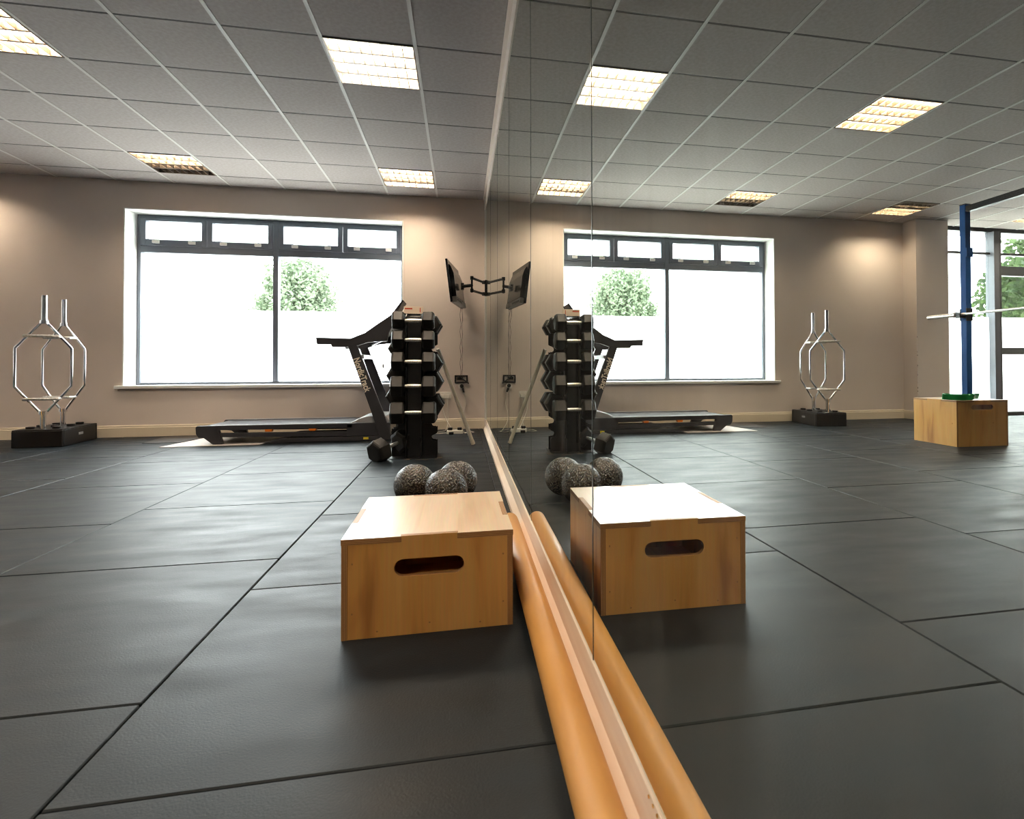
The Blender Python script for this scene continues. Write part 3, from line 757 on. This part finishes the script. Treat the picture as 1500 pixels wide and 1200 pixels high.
ob('post', G().cyl((-.185, 6.47, 1.67), (-.185, 6.47, 1.86), .011, 10), M_black, t, smooth=True, world=O)
ob('forearm', G().tube([(-.185, 6.47, 1.755), (-.285, 6.58, 1.758)], .020, 8), M_black, t, smooth=True, world=O)
ob('tilt_head', G().box(-.312, -.275, 6.58, 6.66, 1.72, 1.80), M_black, t, world=O, bevel=.006)

def wavy(x, y0, y1, z0, z1, amp, ph, n=26):
    return [(x+amp*math.sin(i*1.1+ph)+.0*i, y0+(y1-y0)*min(1, i/6), z0+(z1-z0)*i/n) for i in range(n+1)]
o = ob('cable', G().tube(wavy(-.318, 6.68, 7.06, 1.60, .68, .006, 0), .0032, 6), M_bcable, smooth=True); tag(o, 'thin wavy cable hanging from the television, the left strand', 'cable')
o = ob('cable', G().tube(wavy(-.296, 6.70, 7.07, 1.60, .68, .003, 2), .0032, 6), M_bcable, smooth=True); tag(o, 'thin straight cable hanging from the television, the right strand', 'cable')
# small black bracket on the wall
BO = (-.31, 7.1, .63)
t = root('wall_bracket', 'small black open frame bracket on the back wall below the television', 'bracket', BO)
g = G()
for x0, x1, z0, z1 in ((-.392, -.226, .588, .606), (-.392, -.226, .672, .69), (-.392, -.374, .606, .672), (-.244, -.226, .606, .672)): g.box(x0, x1, 7.118, YB-.001, z0, z1)
ob('bracket_frame', g, M_black, t, world=BO, bevel=.002)
ob('media_box', G().box(-.36, -.285, 7.09, 7.12, .632, .668), M_black, t, world=BO, bevel=.004)
ob('tilted_rod', G().tube([(-.335, 7.07, .675), (-.212, 7.05, .585)], .008, 8), M_black, t, smooth=True, world=BO)
SO = (-.31, 7.13, .55)
t = root('round_socket', 'round white socket with a black plug under the small wall bracket', 'socket', SO)
ob('socket_disc', G().cyl((-.31, YB-.001, .548), (-.31, YB-.022, .548), .038, 20), M_plug, t, smooth=True, world=SO)
ob('plug', G().cyl((-.302, YB-.022, .552), (-.302, YB-.05, .552), .024, 12).tube([(-.29, 7.1, .52), (-.275, 7.09, .47)], .012, 8), M_black, t, smooth=True, world=SO)
SO = (-.51, 7.13, .43)
t = root('double_socket', 'white double wall socket low on the back wall behind the leaning pipe', 'socket', SO)
ob('face_plate', G().box(-.578, -.435, YB-.012, YB-.001, .392, .478), M_plug, t, world=SO, bevel=.003)
for x in (-.545, -.475): ob('plug', G().box(x-.022, x+.022, YB-.045, YB-.012, .395, .44), M_plug, t, world=SO, bevel=.005)
for x in (-.525, -.455): ob('switch', G().box(x-.006, x+.006, YB-.015, YB-.012, .455, .47), M_white, t, world=SO)
SO = (-.38, 6.66, 0)
t = root('extension_lead', 'white extension block with black plugs on the floor in the corner', 'extension lead', SO)
ob('socket_block', G().box(-.475, -.285, 6.60, 6.68, .0, .045), M_plug, t, world=SO, bevel=.008)
for x in (-.44, -.33): ob('black_plug', G().box(x-.022, x+.03, 6.61, 6.66, .045, .075), M_black, t, world=SO, bevel=.005)
ob('black_plug', G().box(-.45, -.395, 6.53, 6.58, 0, .03), M_black, t, world=SO, bevel=.005)
def smooth_pts(p, n=8):
    p = [Vector(q) for q in p]; out = []
    for i in range(len(p)-1):
        a = p[max(i-1, 0)]; b = p[i]; c = p[i+1]; d = p[min(i+2, len(p)-1)]
        for k in range(n):
            u = k/n; out.append(.5*((2*b)+(c-a)*u+(2*a-5*b+4*c-d)*u*u+(3*b-a-3*c+d)*u**3))
    return out+[p[-1]]
def cable(pts, r, m, label):
    o = ob('cable', G().tube(smooth_pts(pts), r, 6), m, smooth=True); tag(o, label, 'cable'); return o
cable([(-.545, 7.09, .39), (-.54, 7.05, .27), (-.49, 7.0, .13), (-.43, 6.9, .04), (-.40, 6.69, .03)], .0055, M_cable, 'thick white cable curving from the double socket down to the extension block')
cable([(-.475, 7.09, .39), (-.475, 7.06, .25), (-.475, 7.06, .1), (-.5, 6.95, .008), (-.58, 6.8, .006), (-.6, 6.65, .006), (-.48, 6.63, .015)], .004, M_cable, 'thin white cable from the right plug of the double socket looping on the floor')
cable([(-.275, 7.08, .47), (-.255, 7.08, .34), (-.285, 7.06, .2), (-.27, 7.0, .09), (-.2, 6.85, .008), (-.16, 6.7, .006), (-.22, 6.62, .006), (-.285, 6.64, .02)], .004, M_cable, 'white cable from the round socket looping on the floor near the mirror')
cable([(-.62, 6.9, .006), (-.55, 6.95, .006), (-.4, 6.85, .006), (-.25, 6.9, .006), (-.17, 6.78, .006), (-.15, 6.66, .006), (-.27, 6.6, .008)], .0035, M_bcable, 'dark cable snaking behind the extension block on the floor')
# leaning pipe
t = root('plastic_pipe', 'cream plastic pipe leaning from the floor onto the dumbbell tower', 'pipe', (-.187, 5.64, 0))
a_, b_ = Vector((0, 0, .0)), Vector((-.187*0-.345, -.17, .975))
d_ = (b_-a_).normalized(); a_ = a_ + Vector((0, 0, .016))
ob('pipe_wall', G().tube([a_, b_], .0195, 16), M_pipe, t, smooth=True)
ob('end_cap', G().tube([a_-d_*.006, a_+d_*.03], .0215, 16), M_pipe, t, smooth=True)

# ================================================================== BLUE RACK, BARBELL, BAND (seen in the mirror)
RO = (-5.62, 4.85, 0)
t = root('power_rack', 'tall blue steel rack with a black top beam, near the tall glazing', 'power rack', RO)
for y in (5.465, 4.25):
    # upright with a row of holes towards the barbell side
    holes = []
    hz = .32
    while hz < 2.25:
        holes.append([(.0+.009*math.cos(i*PI/4), hz+.009*math.sin(i*PI/4)) for i in range(8)]); hz += .1
    hw = .0375
    o1 = ob('upright', G().box(-5.62-hw, -5.62+hw-.003, y-hw, y+hw, 0.008, 2.72), M_blue, t, world=RO, bevel=.004)
    f = plate('hole_face', [(-hw+.002, .01), (hw-.002, .01), (hw-.002, 2.715), (-hw+.002, 2.715)], holes, .004, M_blue, o1)
    f.matrix_local = Matrix.Translation(Vector((-5.62+hw-.004, y, 0))-Vector(RO)) @ Matrix(((0, 0, 1), (1, 0, 0), (0, 1, 0))).to_4x4()
    ob('foot_plate', G().box(-5.72, -5.52, y-.07, y+.07, 0, .008), M_black, t, world=RO)
    ob('bar_hook', G().box(-5.582, -5.50, y-.03, y+.03, 1.365, 1.39).box(-5.515, -5.50, y-.03, y+.03, 1.39, 1.43).box(-5.665, -5.575, y-.045, y-.038, 1.33, 1.48).box(-5.665, -5.575, y+.038, y+.045, 1.33, 1.48), M_black, t, world=RO, bevel=.002)
    ob('cap', G().box(-5.66, -5.58, y-.04, y+.04, 2.72, 2.728), M_black, t, world=RO)
    ob('side_bracket', G().box(-5.662, -5.58, y-.06, y-.038, 2.09, 2.2), M_blue, t, world=RO, bevel=.002)
ob('top_beam', G().box(-5.65, -5.59, 4.2875, 5.4275, 2.63, 2.70), M_black, t, world=RO, bevel=.004)
ob('rear_post', G().box(-6.9, -6.84, 4.22, 4.28, 0, 2.72), M_blue, t, world=RO, bevel=.004)
ob('rear_beam', G().box(-6.84, -5.6575, 4.22, 4.28, 2.63, 2.70), M_black, t, world=RO, bevel=.004)
BO = (-5.548, 4.85, 1.41)
t = root('barbell', 'steel barbell resting across the hooks of the blue rack', 'barbell', BO)
ob('shaft', G().cyl((-5.548, 4.19, 1.408), (-5.548, 5.53, 1.408), .0145, 14), M_chromeD, t, smooth=True, world=BO)
for s in (-1, 1):
    y = 4.86+s*.67
    ob('sleeve', G().cyl((-5.548, y, 1.408), (-5.548, y+s*.40, 1.408), .025, 18), M_chromeD, t, smooth=True, world=BO)
    ob('collar', G().cyl((-5.548, y-s*.0, 1.408), (-5.548, y+s*.025, 1.408), .035, 18), M_chromeD, t, smooth=True, world=BO)
# green latex band coiled on the taller box
def ribbon(pts, wz, th):
    g = G(); n = len(pts); rs = []
    P = [Vector(p) for p in pts]
    for i in range(n):
        a = P[i-1]; b = P[(i+1) % n]; d = (b-a); d.z = 0; d.normalize(); s = Vector((-d.y, d.x, 0))
        lean = .25*math.sin(i*.9)
        zup = Vector((s.x*lean, s.y*lean, 1)).normalized()
        p = P[i]
        rs.append([p-s*th/2, p+s*th/2, p+s*th/2+zup*wz, p-s*th/2+zup*wz])
    rs.append(rs[0]); return g.rings(rs, cap=False)
pts = []
N = 48
for i in range(N):
    u = 2*PI*i/N
    x = .185*math.cos(u)+.025*math.cos(3*u); y = .085*math.sin(u)*(1-.35*math.cos(2*u))
    pts.append((x, y, .001+.006*(1+math.sin(2*u+.5))))
bt = root('resistance_band', 'green rubber resistance band coiled on top of the taller wooden box', 'resistance band', (-4.60, 4.60, .456))
ob('band_loop', ribbon(pts, .052, .005), M_green, bt, smooth=True)
pts2 = [(p[0]*.82+.01, p[1]*.72+.01, p[2]+.001) for p in pts]
ob('inner_loop', ribbon(pts2, .046, .005), M_green, bt, smooth=True)

# ================================================================== TREES OUTSIDE
def tree(label, loc, R, H, zc, m, seed, n):
    rnd = random.Random(seed)
    t = root('tree', label, 'tree', (loc[0], loc[1], -.3))
    g = G().tube([(0, 0, 0), (.05, 0, H*.25), (0, .05, H*.5), (.05, 0, H*.8)], [R*.09, R*.07, R*.05, R*.02], 8)
    for k in range(7):
        a = k*2.4; g.tube([(0, 0, H*(.25+.05*k)), (R*.45*math.cos(a), R*.45*math.sin(a), H*(.4+.05*k)), (R*.8*math.cos(a), R*.8*math.sin(a), H*(.5+.05*k))], [R*.03, R*.02, R*.008], 6)
    ob('trunk', g, M_bark, t, smooth=True)
    g = G()
    for i in range(n):
        u = rnd.uniform(-1, 1); ph = rnd.uniform(0, 2*PI); q = math.sqrt(1-u*u)
        d = Vector((q*math.cos(ph), q*math.sin(ph), u))
        lump = 1+.45*noise.noise(d*1.9+Vector((seed, 0, 0)))+.25*noise.noise(d*4.5)
        rr = R*lump*rnd.uniform(.62, 1.0)
        c = Vector((d.x*rr, d.y*rr, zc+d.z*rr*(H-zc)/R*.92))
        s = rnd.uniform(.06, .13)*(R/2)**.6
        a = Vector((rnd.gauss(0, 1), rnd.gauss(0, 1), rnd.gauss(0, 1))).normalized(); b = a.orthogonal().normalized()
        g.add([c-a*s, c+b*s*.6, c+a*s, c-b*s*.6], [(0, 1, 2, 3)])
    o = ob('foliage', g, m, t); o['kind'] = 'stuff'
    return t
tree('pale round leafy tree outside beyond the long window', (-6.45, 22), 1.42, 5.3, 3.5, M_leafA, 3, 13000)
tree('tall green tree outside beyond the tall glazing', (-29.3, 20), 4.6, 8.6, 4.5, M_leafB, 8, 36000)
tree('small pale bush outside showing just above the frosted glass', (-4.15, 24), .55, 3.5, 2.95, M_leafA, 5, 900)
